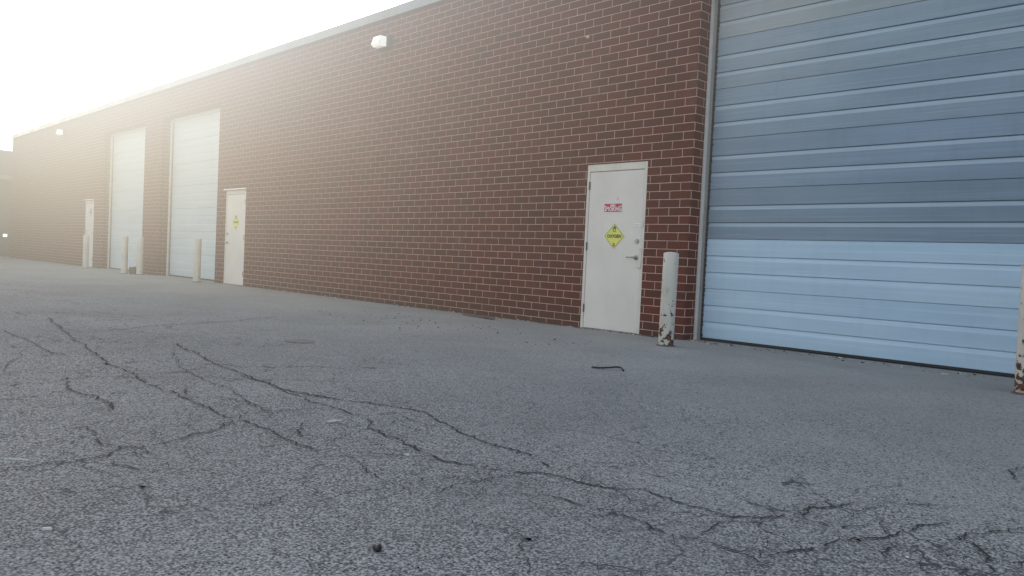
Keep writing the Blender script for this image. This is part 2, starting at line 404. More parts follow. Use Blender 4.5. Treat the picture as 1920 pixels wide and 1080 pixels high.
# gritty joint where wall meets asphalt
bm = bmesh.new()
def seam(x0, x1):
    n = int((x1 - x0) / .06); prev = None
    for i in range(n + 1):
        x = x0 + (x1 - x0) * i / n
        a = bm.verts.new((x, .02, .0042)); b = bm.verts.new((x + rr.gauss(0, .01), -.022 - .045 * rr.random() - .02 * abs(math.sin(x * 2.3)), .0042))
        if prev: bm.faces.new((prev[0], prev[1], b, a))
        prev = (a, b)
for a, b in ((-39.6, -27.5), (-23.8, -22.5), (-18.8, -5.5), (-1.4, 9.9)): seam(a, b)
tag(link("grit_joint", bm, SEAM), "gritty brown joint between brick wall foot and asphalt", "joint", kind="structure")

# ------------------------------------------------------------------ brick building
BLD = empty("brick_building", (-18, 0, 0))
tag(BLD, "long single storey dark red brick warehouse with flat roof and roll doors", "building")
BL = (18, 0, 0)        # children are built in world coordinates and moved back by the parent offset
def bpart(name, bm, mats, smooth=False, parent=None):
    return link(name, bm, mats, parent or BLD, BL if parent is None else (0, 0, 0), smooth)

TOP = 5.04; GH = 4.267; DEP = .25; R = .03
def uv_of(x, z): return (x + 7.468 + .1524 + 200 * .3048, z + .0282 + 10 * .2032)
bm = bmesh.new(); uvl = bm.loops.layers.uv.new("UVMap")
def quad(pts, us):
    f = bm.faces.new([bm.verts.new(p) for p in pts])
    for l, (u, z) in zip(f.loops, us): l[uvl].uv = uv_of(u, z)
    return f
def front(x0, x1, z0, z1):
    n = max(1, round((x1 - x0) / 3)); 
    for i in range(n):
        a = x0 + (x1 - x0) * i / n; b = x0 + (x1 - x0) * (i + 1) / n
        quad([(a, 0, z0), (b, 0, z0), (b, 0, z1), (a, 0, z1)], [(a, z0), (b, z0), (b, z1), (a, z1)])
def corner(x, sgn, z1=GH, deep=DEP, z0=-.05):
    """bullnosed return; sgn=+1: pier ends at x and returns on its right side"""
    pts = [(x - sgn * R, 0, x - sgn * R)]
    for k in range(1, 6):
        a = math.pi / 2 * k / 5
        pts.append((x - sgn * R + sgn * R * math.sin(a), R - R * math.cos(a), x - sgn * R + sgn * R * a))
    pts.append((x, deep, x - sgn * R + sgn * (R * math.pi / 2 + deep - R)))
    for (xa, ya, ua), (xb, yb, ub) in zip(pts, pts[1:]):
        q = [(xa, ya, z0), (xb, yb, z0), (xb, yb, z1), (xa, ya, z1)]; u = [(ua, z0), (ub, z0), (ub, z1), (ua, z1)]
        if sgn < 0: q.reverse(); u.reverse()
        quad(q, u)
GAR = [(-27.45, -23.83), (-22.48, -18.87), (-5.485, -1.47)]
MAN = [(-29.17, -28.25), (-18.36, -17.31), (-7.145, -6.145)]
MH = 2.19
XL, XR = -39.6, 10.0
# piers
edges = [(XL, "e")] + sorted([(MAN[0][0], "m"), (MAN[0][1], "m"), (GAR[0][0], "g"), (GAR[0][1], "g"), (GAR[1][0], "g"), (GAR[1][1], "g"),
         (MAN[1][0], "m"), (MAN[1][1], "m"), (MAN[2][0], "m"), (MAN[2][1], "m"), (GAR[2][0], "g"), (GAR[2][1], "g")]) + [(XR, "e")]
for i in range(0, len(edges), 2):
    (a, ka), (b, kb) = edges[i], edges[i + 1]
    fa = a + (R if ka in "ge" else 0); fb = b - (R if kb in "ge" else 0)
    front(fa, fb, -.05, GH)
    if ka == "g": corner(a, -1)
    if kb == "g": corner(b, +1)
    if ka == "e": corner(a, -1, TOP, 12)
    if kb == "e": corner(b, +1, TOP, 12)
    if ka == "m": quad([(a, .06, -.05), (a, 0, -.05), (a, 0, MH), (a, .06, MH)], [(a - .06, -.05), (a, -.05), (a, MH), (a - .06, MH)])
    if kb == "m": quad([(b, 0, -.05), (b, .06, -.05), (b, .06, MH), (b, 0, MH)], [(b, -.05), (b + .06, -.05), (b + .06, MH), (b, MH)])
for a, b in MAN:
    front(a, b, MH, GH); quad([(a, 0, MH), (a, .06, MH), (b, .06, MH), (b, 0, MH)], [(a, MH), (a, MH + .06), (b, MH + .06), (b, MH)])
for a, b in GAR:
    quad([(a, 0, GH), (a, DEP, GH), (b, DEP, GH), (b, 0, GH)], [(a, GH), (a, GH + DEP), (b, GH + DEP), (b, GH)])
    for s, x in ((1, a), (-1, b)):   # tiny fill where the bullnose meets the header
        quad([(x - s * R, 0, GH), (x, 0, GH), (x, R, GH), (x - s * R, 0, GH + .0001)][:3] + [(x - s * R * .3, R * .3, GH)], [(x, GH)] * 4)
front(XL + R, XR - R, GH, TOP)
bpart("brick_wall", bm, BRICK)
bm = bmesh.new()
box(bm, XL + .05, XR - .05, .6, 22, 4.85, 5.02)
box(bm, XL + .05, XR - .05, 21.8, 22, 0, 4.85); box(bm, XL + .05, XL + .2, 12.0, 21.8, 0, 4.85); box(bm, XR - .2, XR - .05, 12.0, 21.8, 0, 4.85)
bpart("roof", bm, ROOFM)
bm = bmesh.new()
for a, b in ((XL, XR),):
    n = 16
    for i in range(n):       # coping lengths with narrow laps
        x0 = a - .04 + (b - a + .08) * i / n; x1 = a - .04 + (b - a + .08) * (i + 1) / n - .006
        dz = random.uniform(-.003, .003)
        box(bm, x0, x1, -.035, .62, 5.03 + dz, 5.195 + dz, bev=.006)
        box(bm, x0, x1, -.055, -.036, 5.025 + dz, 5.05 + dz)
bpart("roof_coping", bm, FASCIA)

# ---- roll up doors
def section_bm(x0, x1, z0, y, h=.6, k=1.0):
    bm = bmesh.new()
    prof = [(z0 + .001, y + .012), (z0 + .001, y + .002), (z0 + .004, y)]
    for r in (.2, .4):
        prof += [(z0 + r - .056, y - .001), (z0 + r - .007, y + .011 * k), (z0 + r - .0045, y + .017 * k), (z0 + r - .0015, y + .017 * k), (z0 + r + .001, y)]
    prof += [(z0 + h - .006, y), (z0 + h - .003, y + .004), (z0 + h - .003, y + .014)]
    n = 1
    for (za, ya), (zb, yb) in zip(prof, prof[1:]):
        for i in range(n):
            a = x0 + (x1 - x0) * i / n; b = x0 + (x1 - x0) * (i + 1) / n
            bm.faces.new([bm.verts.new(v) for v in ((a, ya, za), (b, ya, za), (b, yb, zb), (a, yb, zb))])
    box(bm, x0, x1, y + .02, y + .05, z0, z0 + h - .001)
    bmesh.ops.remove_doubles(bm, verts=bm.verts, dist=.00005)
    return bm
near_cols = [((.36, .49, .62), (.43, .56, .68), .33), ((.38, .51, .64), (.44, .57, .69), .33),
             ((.155, .215, .285), (.205, .27, .345), .30), ((.175, .24, .32), (.235, .31, .40), .30),
             ((.20, .27, .345), (.265, .34, .42), .32), ((.23, .295, .355), (.30, .365, .43), .34), ((.27, .31, .345), (.35, .385, .40), .36), ((.3, .32, .33), (.36, .385, .39), .36)]  # upper sections get paler towards the top, lens veil put into the paint
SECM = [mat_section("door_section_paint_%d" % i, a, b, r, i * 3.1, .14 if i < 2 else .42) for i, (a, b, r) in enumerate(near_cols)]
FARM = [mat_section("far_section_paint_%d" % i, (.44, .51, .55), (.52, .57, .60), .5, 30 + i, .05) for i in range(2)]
def garage(x0, x1, near):
    d = empty("garage_door", (18 + (x0 + x1) / 2, 0, 0)); d.parent = BLD
    off = (-(x0 + x1) / 2, 0, 0)
    def sub(name, bm, m, smooth=False):
        o = link(name, bm, m, d, off, smooth); return o
    yd = .27
    for k in range(7):
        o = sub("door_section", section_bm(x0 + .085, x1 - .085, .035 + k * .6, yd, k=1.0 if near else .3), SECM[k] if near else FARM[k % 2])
        if near: o["label"] = "pale blue replacement section of the door" if k < 2 else "darker weathered blue grey section of the door"
    bm = bmesh.new(); box(bm, x0 + .085, x1 - .085, .262, .30, .004, .034, bev=.008); sub("bottom_seal", bm, RUBBER)
    for s, x in ((1, x0), (-1, x1)):
        bm = bmesh.new()
        a, b = sorted((x + s * .002, x + s * .029)); box(bm, a, b, .205, .32, 0, GH - .003, 0, .004)
        a, b = sorted((x + s * .029, x + s * .066)); box(bm, a, b, .245, .32, 0, GH - .003, 1)
        sub("jamb", bm, [JAMB, JAMB2])
        bm = bmesh.new()
        z = .05
        a, b = sorted((x + s * .066, x + s * .084)); box(bm, a, b, .262, .31, 0, GH - .01)
        while z < GH - .1:
            h = rr.uniform(.05, .075)
            c, e = sorted((x + s * .07, x + s * (.088 + rr.random() * .012)))
            box(bm, c, e, .252, .2618, z, z + h * .62); z += h
        sub("weather_strip", bm, RUBBER)
    bm = bmesh.new(); box(bm, x0 + .002, x1 - .002, .205, .32, GH - .055, GH - .002, bev=.004); 
    sub("head_frame", bm, JAMB)
    bm = bmesh.new(); box(bm, x0, x1, .4, .45, 0, GH + .1); sub("backing", bm, DARKIN)
    return d
for i, (a, b) in enumerate(GAR):
    g = garage(a, b, i == 2)
    g["label"] = ["overhead door nearest the far end of the wall", "middle overhead door of the far pair, beside the small white door", "big blue grey overhead door with two paler bottom sections"][i]

# ---- entry doors
def txt(body, size, w=None, h=None, bold=.0, shear=0.0):
    cu = bpy.data.curves.new("t", "FONT"); cu.body = body; cu.size = size; cu.align_x = "CENTER"; cu.align_y = "CENTER"
    cu.offset = bold; cu.shear = shear; cu.resolution_u = 3; cu.extrude = .0004
    ob = bpy.data.objects.new("t", cu); COL.objects.link(ob)
    dg = bpy.context.evaluated_depsgraph_get(); dg.update()
    me = bpy.data.meshes.new_from_object(ob.evaluated_get(dg))
    bpy.data.objects.remove(ob)
    xs = [v.co.x for v in me.vertices]; ys = [v.co.y for v in me.vertices]
    cx, cy = (min(xs) + max(xs)) / 2, (min(ys) + max(ys)) / 2
    sx = w / (max(xs) - min(xs)) if w else 1; sy = h / (max(ys) - min(ys)) if h else sx
    for v in me.vertices: v.co = Vector(((v.co.x - cx) * sx, (v.co.y - cy) * sy, v.co.z))
    return me
def put_text(bm, body, x, z, y, w, h, bold=.02, mi=0, fn=None):
    me = txt(body, 1, w, h, bold)
    vs = {}
    for v in me.vertices:
        px, pz = v.co.x, v.co.y
        if fn: px, pz = fn(px, pz)
        vs[v.index] = bm.verts.new((x + px, y - v.co.z, z + pz))
    for p in me.polygons:
        try: f = bm.faces.new([vs[i] for i in p.vertices]); f.material_index = mi
        except ValueError: pass
    bpy.data.meshes.remove(me)

def entry(x0, x1, hinge_left, drip, extras=True):
    d = empty("entry_door", (18 + (x0 + x1) / 2, 0, 0)); d.parent = BLD
    off = (-(x0 + x1) / 2, 0, 0)
    sub = lambda n, bm, m, s=False: link(n, bm, m, d, off, s)
    g = .002; fw = .045; ft = .095
    bm = bmesh.new()
    box(bm, x0 + g, x0 + fw, .006, .14, 0, MH - g, bev=.004); box(bm, x1 - fw, x1 - g, .006, .14, 0, MH - g, bev=.004)
    box(bm, x0 + fw + .001, x1 - fw - .001, .006, .14, MH - ft, MH - g, bev=.004)
    sub("door_frame", bm, FRAMEW)
    bm = bmesh.new(); box(bm, x0 + fw + .001, x1 - fw - .001, .06, .13, .001, MH - ft - .001); sub("stop", bm, DARKIN)
    bm = bmesh.new(); box(bm, x0 + fw + .005, x1 - fw - .006, .014, .055, .012, MH - ft - .006, bev=.003); sub("door_leaf", bm, DOORW)
    bm = bmesh.new(); box(bm, x0 + .003, x1 - .003, -.03, .05, -.02, .008, bev=.003); sub("threshold", bm, CONC)
    hx = x0 + fw + .001 if hinge_left else x1 - fw - .001
    for z in (1.91, 1.10, .27):
        bm = bmesh.new(); cyl(bm, .0075, .0075, (hx, .004, z - .055), (hx, .004, z + .055), 10); box(bm, hx - .012, hx + .012, .0105, .0135, z - .05, z + .05)
        sub("hinge", bm, HINGE)
    s = 1 if hinge_left else -1                      # side of the lock
    lx = (x1 if hinge_left else x0) - s * .118
    bm = bmesh.new()
    cyl(bm, .032, .032, (lx, .013, .975), (lx, .004, .975), 24); cyl(bm, .013, .012, (lx, .004, .975), (lx, -.05, .975), 16)
    cyl(bm, .011, .008, (lx + s * .01, -.048, .976), (lx - s * .115, -.046, .972), 14); cyl(bm, .02, .017, (lx, -.002, .975), (lx, -.03, .975), 20)
    sub("lever_handle", bm, STEEL, True)
    bm = bmesh.new(); cyl(bm, .030, .027, (lx, .013, 1.182), (lx, -.008, 1.182), 24); cyl(bm, .017, .017, (lx, -.008, 1.182), (lx, -.012, 1.182), 16)
    box(bm, lx - .0015, lx + .0015, -.0135, -.0118, 1.172, 1.192)
    sub("deadbolt", bm, STEEL)
    if extras:
        bm = bmesh.new()
        gx = x1 - fw - .002
        box(bm, gx - .022, gx + .016, -.006, .0055, .845, 1.09, bev=.003); box(bm, gx - .05, gx + .018, -.009, -.0062, .845, .875, bev=.001)
        sub("latch_guard", bm, FRAMEW)
        bm = bmesh.new(); box(bm, gx - .004, gx + .02, -.004, .0055, 1.36, 1.44, bev=.003); sub("frame_patch", bm, FRAMEW)
    if drip:
        bm = bmesh.new(); box(bm, x0 - .04, x1 + .04, -.05, -.001, MH + .002, MH + .028, bev=.003); sub("drip_cap", bm, WHITE)
    return d
D3 = entry(*MAN[0], False, True, False); D3["label"] = "farthest small white door, partly behind a bollard"
D2 = entry(*MAN[1], False, True, False); D2["label"] = "white door with one yellow diamond beside the far overhead door"
D1 = entry(*MAN[2], True, False, True); D1["label"] = "nearest white door with red and yellow signs"

# ---- signs on the doors
YF = .0125
def diamond(cx, cz, w, h, y, grow=0.0):
    return [(cx - w / 2 - grow, y, cz), (cx, y, cz - h / 2 - grow), (cx + w / 2 + grow, y, cz), (cx, y, cz + h / 2 + grow)]
def oxygen_sign(cx, cz, w, h, label, letters=True, faded=False, y=YF):
    r = empty("oxygen_sign", (cx, y, cz)); tag(r, label, "sign")
    def pc(n, bm, m): return link(n, bm, m, r, (-cx, -y, -cz))
    bm = bmesh.new()
    f = poly(bm, diamond(cx, cz, w, h, y - .0002)); ex = bmesh.ops.extrude_face_region(bm, geom=[f])
    bmesh.ops.translate(bm, vec=(0, -.0012, 0), verts=[v for v in ex["geom"] if isinstance(v, bmesh.types.BMVert)])
    bmesh.ops.recalc_face_normals(bm, faces=bm.faces)
    pc("panel", bm, PALE if faded else YELL)
    bm = bmesh.new(); yy = y - .0022
    O, I = diamond(cx, cz, w * .955, h * .955, yy), diamond(cx, cz, w * .915, h * .915, yy)
    vo, vi = [bm.verts.new(p) for p in O], [bm.verts.new(p) for p in I]
    for k in range(4): bm.faces.new((vo[k], vo[(k + 1) % 4], vi[(k + 1) % 4], vi[k]))
    pc("border", bm, BLACK)
    if letters:
        bm = bmesh.new()
        put_text(bm, "OXYGEN", cx, cz, yy, w * .70, h * .135, .045)
        pc("lettering", bm, BLACK); bm = bmesh.new()
        put_text(bm, "2", cx, cz - h * .325, yy, w * .12, h * .12, .04)
        pc("numeral", bm, BLACK)
    bm = bmesh.new()      # flame over circle
    n = 20; rx, rz = w * .078, h * .062; ccz = cz + h * .245
    vo = [bm.verts.new((cx + rx * math.cos(2 * math.pi * k / n), yy, ccz + rz * math.sin(2 * math.pi * k / n))) for k in range(n)]
    vi = [bm.verts.new((cx + rx * .62 * math.cos(2 * math.pi * k / n), yy, ccz + rz * .66 * math.sin(2 * math.pi * k / n))) for k in range(n)]
    for k in range(n): bm.faces.new((vo[k], vo[(k + 1) % n], vi[(k + 1) % n], vi[k]))
    fl = [(-.085, .0), (-.10, .05), (-.07, .10), (-.045, .075), (-.02, .15), (.012, .18), (.02, .125), (.05, .15), (.06, .09), (.095, .075), (.085, .0), (.07, .045), (.03, .06), (0, .048), (-.03, .06), (-.07, .045)]
    zb = ccz + h * .02
    top = [(cx + a * w * .95, yy - .0003, zb + b * h * .82) for a, b in fl]
    poly(bm, top)
    bmesh.ops.triangulate(bm, faces=[f for f in bm.faces if len(f.verts) > 4])
    box(bm, cx - w * .1, cx + w * .1, yy - .0006, yy - .0001, ccz - rz - h * .016, ccz - rz - h * .006)
    pc("flame_symbol", bm, BLACK)
    return r
oxygen_sign(-6.636, 1.240, .335, .335, "yellow OXYGEN 2 diamond sign below the red sign on the nearest door")
oxygen_sign(-17.81, 1.446, .335, .36, "yellow diamond hazard sign alone on the second white door")
oxygen_sign(-28.62, 1.80, .30, .32, "faded pale diamond sign on the farthest white door", faded=True)

r = empty("no_smoking_sign", (-6.68, YF, 1.61)); tag(r, "red and white NO SMOKING sign above the yellow diamond on the nearest door", "sign")
cx, cz = -6.68, 1.611
bm = bmesh.new(); box(bm, cx - .152, cx + .152, YF - .0014, YF - .0001, cz - .060, cz + .060, bev=.0004); link("panel", bm, WHITE, r, (-cx, -YF, -1.61))
bm = bmesh.new(); box(bm, cx - .146, cx + .146, YF - .0024, YF - .0015, cz - .054, cz + .054); link("red_field", bm, RED, r, (-cx, -YF, -1.61))
bm = bmesh.new()
put_text(bm, "NO", cx, cz + .028, YF - .003, .078, .038, .035)
link("lettering", bm, WHITE, r, (-cx, -YF, -1.61)); bm = bmesh.new()
put_text(bm, "SMOKING", cx, cz - .017, YF - .003, .280, .048, .018, fn=lambda x, z: (x, (z - .024 * 0) * (1 + .55 * (abs(x) / .14) ** 2) + .010 * (abs(x) / .14) ** 2))
link("lettering", bm, WHITE, r, (-cx, -YF, -1.61))

r = empty("label_sticker", (-6.272, YF, 1.391)); tag(r, "small white handwritten label sticker above the deadbolt", "sticker")
bm = bmesh.new(); box(bm, -.058, .052, -.0011, -.0001, -.017, .019, bev=.0003); link("paper", bm, WHITE, r)
bm = bmesh.new()
pts = [(-.042, -.002), (-.03, .006), (-.034, -.004), (-.02, -.004), (-.012, .002), (-.006, -.003), (.002, .004), (.01, -.001), (.016, .005), (.024, 0), (.03, .006), (.038, .003)]
tube(bm, [(a, -.0016, b) for a, b in pts], .0016, 5); link("scrawl", bm, BLACK, r)
# tape residue above the sign
r = bmesh.new(); box(r, -6.622, -6.60, YF - .0008, YF - .0001, 1.712, 1.738)
tag(link("tape_residue", r, PALE), "faint grey tape residue above the red sign", "tape")

# ------------------------------------------------------------------ wall lamps
def wall_lamp():
    t = empty("wall_lamp", (0, 0, 0))
    bm = bmesh.new()
    box(bm, -.20, .23, -.10, -.001, -.13, .13, bev=.012)
    # sloping hood
    v = [bm.verts.new(p) for p in [(-.18, -.10, .118), (.18, -.10, .118), (.15, -.20, .112), (-.15, -.20, .112), (-.18, -.10, .10), (.18, -.10, .10), (.15, -.20, .10), (-.15, -.20, .10)]]
    for q in ((0, 3, 2, 1), (4, 5, 6, 7), (3, 7, 6, 2), (0, 4, 7, 3), (1, 2, 6, 5)): bm.faces.new([v[i] for i in q])
    link("housing", bm, HOUSE, t)
    bm = bmesh.new()      # prismatic refractor: a wedge that leans outward
    A = [(-.17, -.101, .095), (.17, -.101, .095), (.17, -.101, -.105), (-.17, -.101, -.105)]
    B = [(-.135, -.24, .099), (.135, -.24, .099), (.150, -.29, -.06), (-.150, -.29, -.06)]
    C = [(-.14, -.24, -.112), (.14, -.24, -.112)]
    va, vb, vc = [bm.verts.new(p) for p in A], [bm.verts.new(p) for p in B], [bm.verts.new(p) for p in C]
    for f in ((va[0], vb[0], vb[1], va[1]), (vb[0], vb[3], vb[2], vb[1]), (vb[3], vc[0], vc[1], vb[2]), (vc[0], va[3], va[2], vc[1]),
              (va[0], va[3], vc[0], vb[3], vb[0]), (va[1], vb[1], vb[2], vc[1], va[2])): bm.faces.new(f)
    bmesh.ops.recalc_face_normals(bm, faces=bm.faces)
    link("lens", bm, LENS, t)
    bm = bmesh.new(); box(bm, -.155, .155, -.118, -.104, -.128, -.1135); link("bottom_bezel", bm, HOUSE, t)
    return t
def copy_thing(o, parent=None):
    c = o.copy(); COL.objects.link(c); c.parent = parent
    for ch in [x for x in bpy.data.objects if x.parent == o]: copy_thing(ch, c)
    return c
L1 = wall_lamp(); L1.scale = (.78, .8, .85); L1.location = (-12.02, 0, 4.60)
tag(L1, "white lit wall lamp high on the brick near the roof edge, the nearer one", "wall lamp", "lit lamps high on the brick wall")
L2 = copy_thing(L1); L2.location = (-31.9, 0, 4.66); L2["label"] = "distant white wall lamp above and left of the farthest door"

bm = bmesh.new(); cyl(bm, .022, .018, (0, -.001, 0), (0, -.02, 0), 14); cyl(bm, .009, .009, (0, -.02, 0), (0, -.05, 0), 10)
tag(link("wall_anchor", bm, BONE, None, (-7.247, 0, 3.908)), "small white anchor stub in the brick high above the nearest door", "wall anchor")

# ------------------------------------------------------------------ bollards
def bollard():
    t = empty("bollard", (0, 0, 0))
    bm = bmesh.new(); lathe(bm, [(.0835, -.03), (.084, .25), (.084, .7), (.084, 1.022), (.080, 1.025)], 32); link("pipe", bm, BOLL, t, smooth=True)
    bm = bmesh.new(); lathe(bm, [(.079, 1.006), (.076, 1.026), (.056, 1.031), (.03, 1.036), (0, 1.037)], 28); link("concrete_cap", bm, BONE, t, smooth=True)
    bm = bmesh.new()
    n = 30; vi = []; vo = []
    for k in range(n):
        a = 2 * math.pi * k / n; r = .094 + .022 * rr.random()
        vi.append(bm.verts.new((.083 * math.cos(a), .083 * math.sin(a), .016))); vo.append(bm.verts.new((r * math.cos(a), r * math.sin(a), .0035)))
    for k in range(n): bm.faces.new((vi[k], vo[k], vo[(k + 1) % n], vi[(k + 1) % n]))
    link("base_rust", bm, SEAM, t)
    return t
bb = bollard()
spots = [(-5.165, -.81, .012, "rust chipped white bollard between the nearest door and the big overhead door"),
         (-1.70, -.86, -.008, "white bollard with rusty foot at the right edge of the big overhead door"),
         (-18.80, -.45, 0, "grey white bollard in front of the right edge of the middle overhead door"),
         (-23.30, -.62, 0, "white bollard left of the dark block, before the far overhead door"),
         (-22.80, -.38, 0, "pale bollard just right of the dark block, between the two far overhead doors"),
         (-27.10, -.53, 0, "farthest white bollard overlapping the farthest white door")]
for i, (x, y, tilt, lab) in enumerate(spots):
    o = bb if i == 0 else copy_thing(bb)
    if i >= 2:
        for c in o.children:
            if c.name.startswith("pipe"):
                c.data = c.data.copy(); c.data.materials[0] = BOLLF
    o.location = (x, y, 0); o.rotation_euler = (0, tilt, i * 1.3)
    tag(o, lab, "bollard", "white pipe bollards guarding the overhead doors")

# dark block between the far bollards
bm = bmesh.new(); box(bm, -.14, .14, -.1, .1, 0, .19, bev=.02); box(bm, -.05, .05, -.02, .02, .19, .205, bev=.004)
for v in bm.verts: v.co += Vector((rr.gauss(0, .003), rr.gauss(0, .003), 0))
tag(link("masonry_block", bm, BLOCKM, None, (-23.1, -.40, 0), rot=(0, 0, .2)), "small dark grey block on the ground between two far bollards", "block")

# ------------------------------------------------------------------ small things lying on the asphalt
bm = bmesh.new()
tube(bm, [(-4.296, -3.071, .008), (-4.25, -3.085, .012), (-4.20, -3.07, .014), (-4.16, -3.0, .018), (-4.14, -2.95, .022), (-4.10, -2.94, .022), (-4.06, -2.96, .012), (-4.035, -2.985, .008)], .0075, 8)
tag(link("bent_wire", bm, LUMP, smooth=True), "black bent stick of wire on the asphalt in front of the nearest door", "wire")
bm = bmesh.new(); bmesh.ops.create_icosphere(bm, subdivisions=3, radius=.014)
for v in bm.verts:
    v.co = Vector((v.co.x * 1.15, v.co.y * .9, v.co.z * .75 + .009)) * (1 + .12 * math.sin(v.co.x * 300 + v.co.y * 170)); 
tag(link("stone_lump", bm, LUMP, None, (-1.90, -6.827, 0)), "small black lump of stone in the near foreground", "stone")
def sliver(name, a, b, w, lab, z=.006):
    a, b = Vector((*a, z)), Vector((*b, z)); t = (b - a); s = Vector((-t.y, t.x, 0)).normalized() * w
    bm = bmesh.new(); m1, m2 = a + t * .35 + s * .7, a + t * .7 - s * .2
    vs = [a, m1, b, m2, ]
    f = poly(bm, [a - s * .2, a + t * .4 - s, b - s * .1, b + s * .3, a + t * .55 + s, a + s * .4])
    ex = bmesh.ops.extrude_face_region(bm, geom=[f]); bmesh.ops.translate(bm, vec=(0, 0, .006), verts=[v for v in ex["geom"] if isinstance(v, bmesh.types.BMVert)])
    bmesh.ops.recalc_face_normals(bm, faces=bm.faces)
    return tag(link(name, bm, BONE), lab, name.replace("_", " "))
sliver("wood_splinter", (-3.503, -6.04), (-3.497, -5.96), .006, "pale wood splinter lying among the cracks at middle left")
sliver("straw_stem", (-3.53, -7.432), (-3.46, -7.362), .0012, "thin white stem on the asphalt at the left edge")
sliver("paper_scrap", (-2.61, -7.52), (-2.59, -7.50), .004, "tiny pale paper scrap in the lower left foreground")
sliver("paper_flake", (-2.75, -6.11), (-2.735, -6.095), .005, "tiny white flake beside the long diagonal crack")
sliver("litter_scrap", (-2.53, -.23), (-2.47, -.215), .012, "small white scrap under the big overhead door seal")
bm = bmesh.new()
pts = [(-9.25, -.30), (-9.0, -.36), (-8.75, -.38), (-8.55, -.43), (-8.36, -.47), (-8.45, -.36), (-8.8, -.27), (-9.1, -.24)]
f = poly(bm, [(x, y, .004 + .016 * (i in (3, 4, 5))) for i, (x, y) in enumerate(pts)])
ex = bmesh.ops.extrude_face_region(bm, geom=[f]); bmesh.ops.translate(bm, vec=(0, 0, .014), verts=[v for v in ex["geom"] if isinstance(v, bmesh.types.BMVert)])
bmesh.ops.recalc_face_normals(bm, faces=bm.faces)
tag(link("bark_strip", bm, SEAM), "flat dark brown strip of debris along the wall foot", "debris strip")
# dark round spot
bm = bmesh.new(); n = 28
poly(bm, [(-6.84 + .17 * math.cos(2 * math.pi * k / n) * (1 + .08 * rr.random()), -4.35 + .13 * math.sin(2 * math.pi * k / n) * (1 + .08 * rr.random()), .0045) for k in range(n)])
STAIN = painted("dark_stain", (.10, .105, .115), .6, .3)
tag(link("oil_stain", bm, STAIN), "small dark round stain on the asphalt", "stain", kind="structure")

# loose grit and dead leaf bits: nobody could count them
bm = bmesh.new()
def bit(x, y, s, mi):
    h = s * rr.uniform(.25, .6); n = rr.choice((4, 5)); a0 = rr.random() * 6
    base = [bm.verts.new((x + s * math.cos(a0 + 6.283 * k / n) * rr.uniform(.6, 1), y + s * math.sin(a0 + 6.283 * k / n) * rr.uniform(.4, 1), .0035)) for k in range(n)]
    top = bm.verts.new((x, y, .0035 + h))
    for k in range(n):
        f = bm.faces.new((base[k], base[(k + 1) % n], top)); f.material_index = mi
for _ in range(1500):
    x = rr.uniform(-20, -.3); y = -8 + 7.9 * rr.random() ** .8
    bit(x, y, rr.uniform(.003, .008), rr.choice((0, 0, 0, 1, 2)))
for _ in range(420):
    x = rr.uniform(-16, -5.6) if rr.random() < .75 else rr.uniform(-5.6, -1.6)
    y = -.02 - abs(rr.gauss(0, .07)) if x < -5.6 else rr.uniform(-.15, .15)
    bit(x, y, rr.uniform(.006, .024), rr.choice((0, 1, 2, 2, 0)))
for _ in range(90):
    x = rr.uniform(-10.5, -5.5); y = rr.uniform(-2.6, -1.2); bit(x, y, rr.uniform(.008, .022), 0)
tag(link("grit_debris", bm, [CRACK, BONE, SEAM]), "loose grit and dead leaf bits scattered on the asphalt", "grit", kind="stuff")

# ------------------------------------------------------------------ low grey building past the far end
SB = empty("grey_building", (-42, -4, 0)); tag(SB, "low grey building past the far end of the brick wall with pale canopy", "building")
def spart(n, bm, m): return link(n, bm, m, SB, (42, 4, 0))
fx = -41.0
bm = bmesh.new()
box(bm, -54, fx, -14, 1.5, 3.55, 4.58); box(bm, -54, fx, -14, -2.6, 0, 3.549); box(bm, -54, fx, -.5, 1.5, 0, 3.549)
spart("wall", bm, GREYB)
bm = bmesh.new(); box(bm, -54.1, fx + .05, -14.1, 1.6, 4.581, 4.66); spart("roof", bm, FASCIA)
bm = bmesh.new(); box(bm, fx + .001, fx + .9, -9, .6, 3.32, 3.50, bev=.01); spart("canopy", bm, JAMB2)
bm = bmesh.new(); box(bm, -42.0, -41.9, -2.6, -.5, 0, 3.55); spart("recessed_door", bm, HOUSE)
bm = bmesh.new(); box(bm, fx - .12, fx - .02, -.9, -.8, 0, 3.3); spart("post", bm, JAMB)
r = empty("yard_lamp", (-40.2, -.06, 0)); tag(r, "small bright white lamp low on a post by the far building", "lamp")
bm = bmesh.new(); cyl(bm, .03, .03, (0, 0, 0), (0, 0, .86), 12); link("post", bm, HOUSE, r)
bm = bmesh.new(); box(bm, -.05, .05, -.07, .07, .86, .98, bev=.02); link("lamp_glass", bm, LITTLE, r)

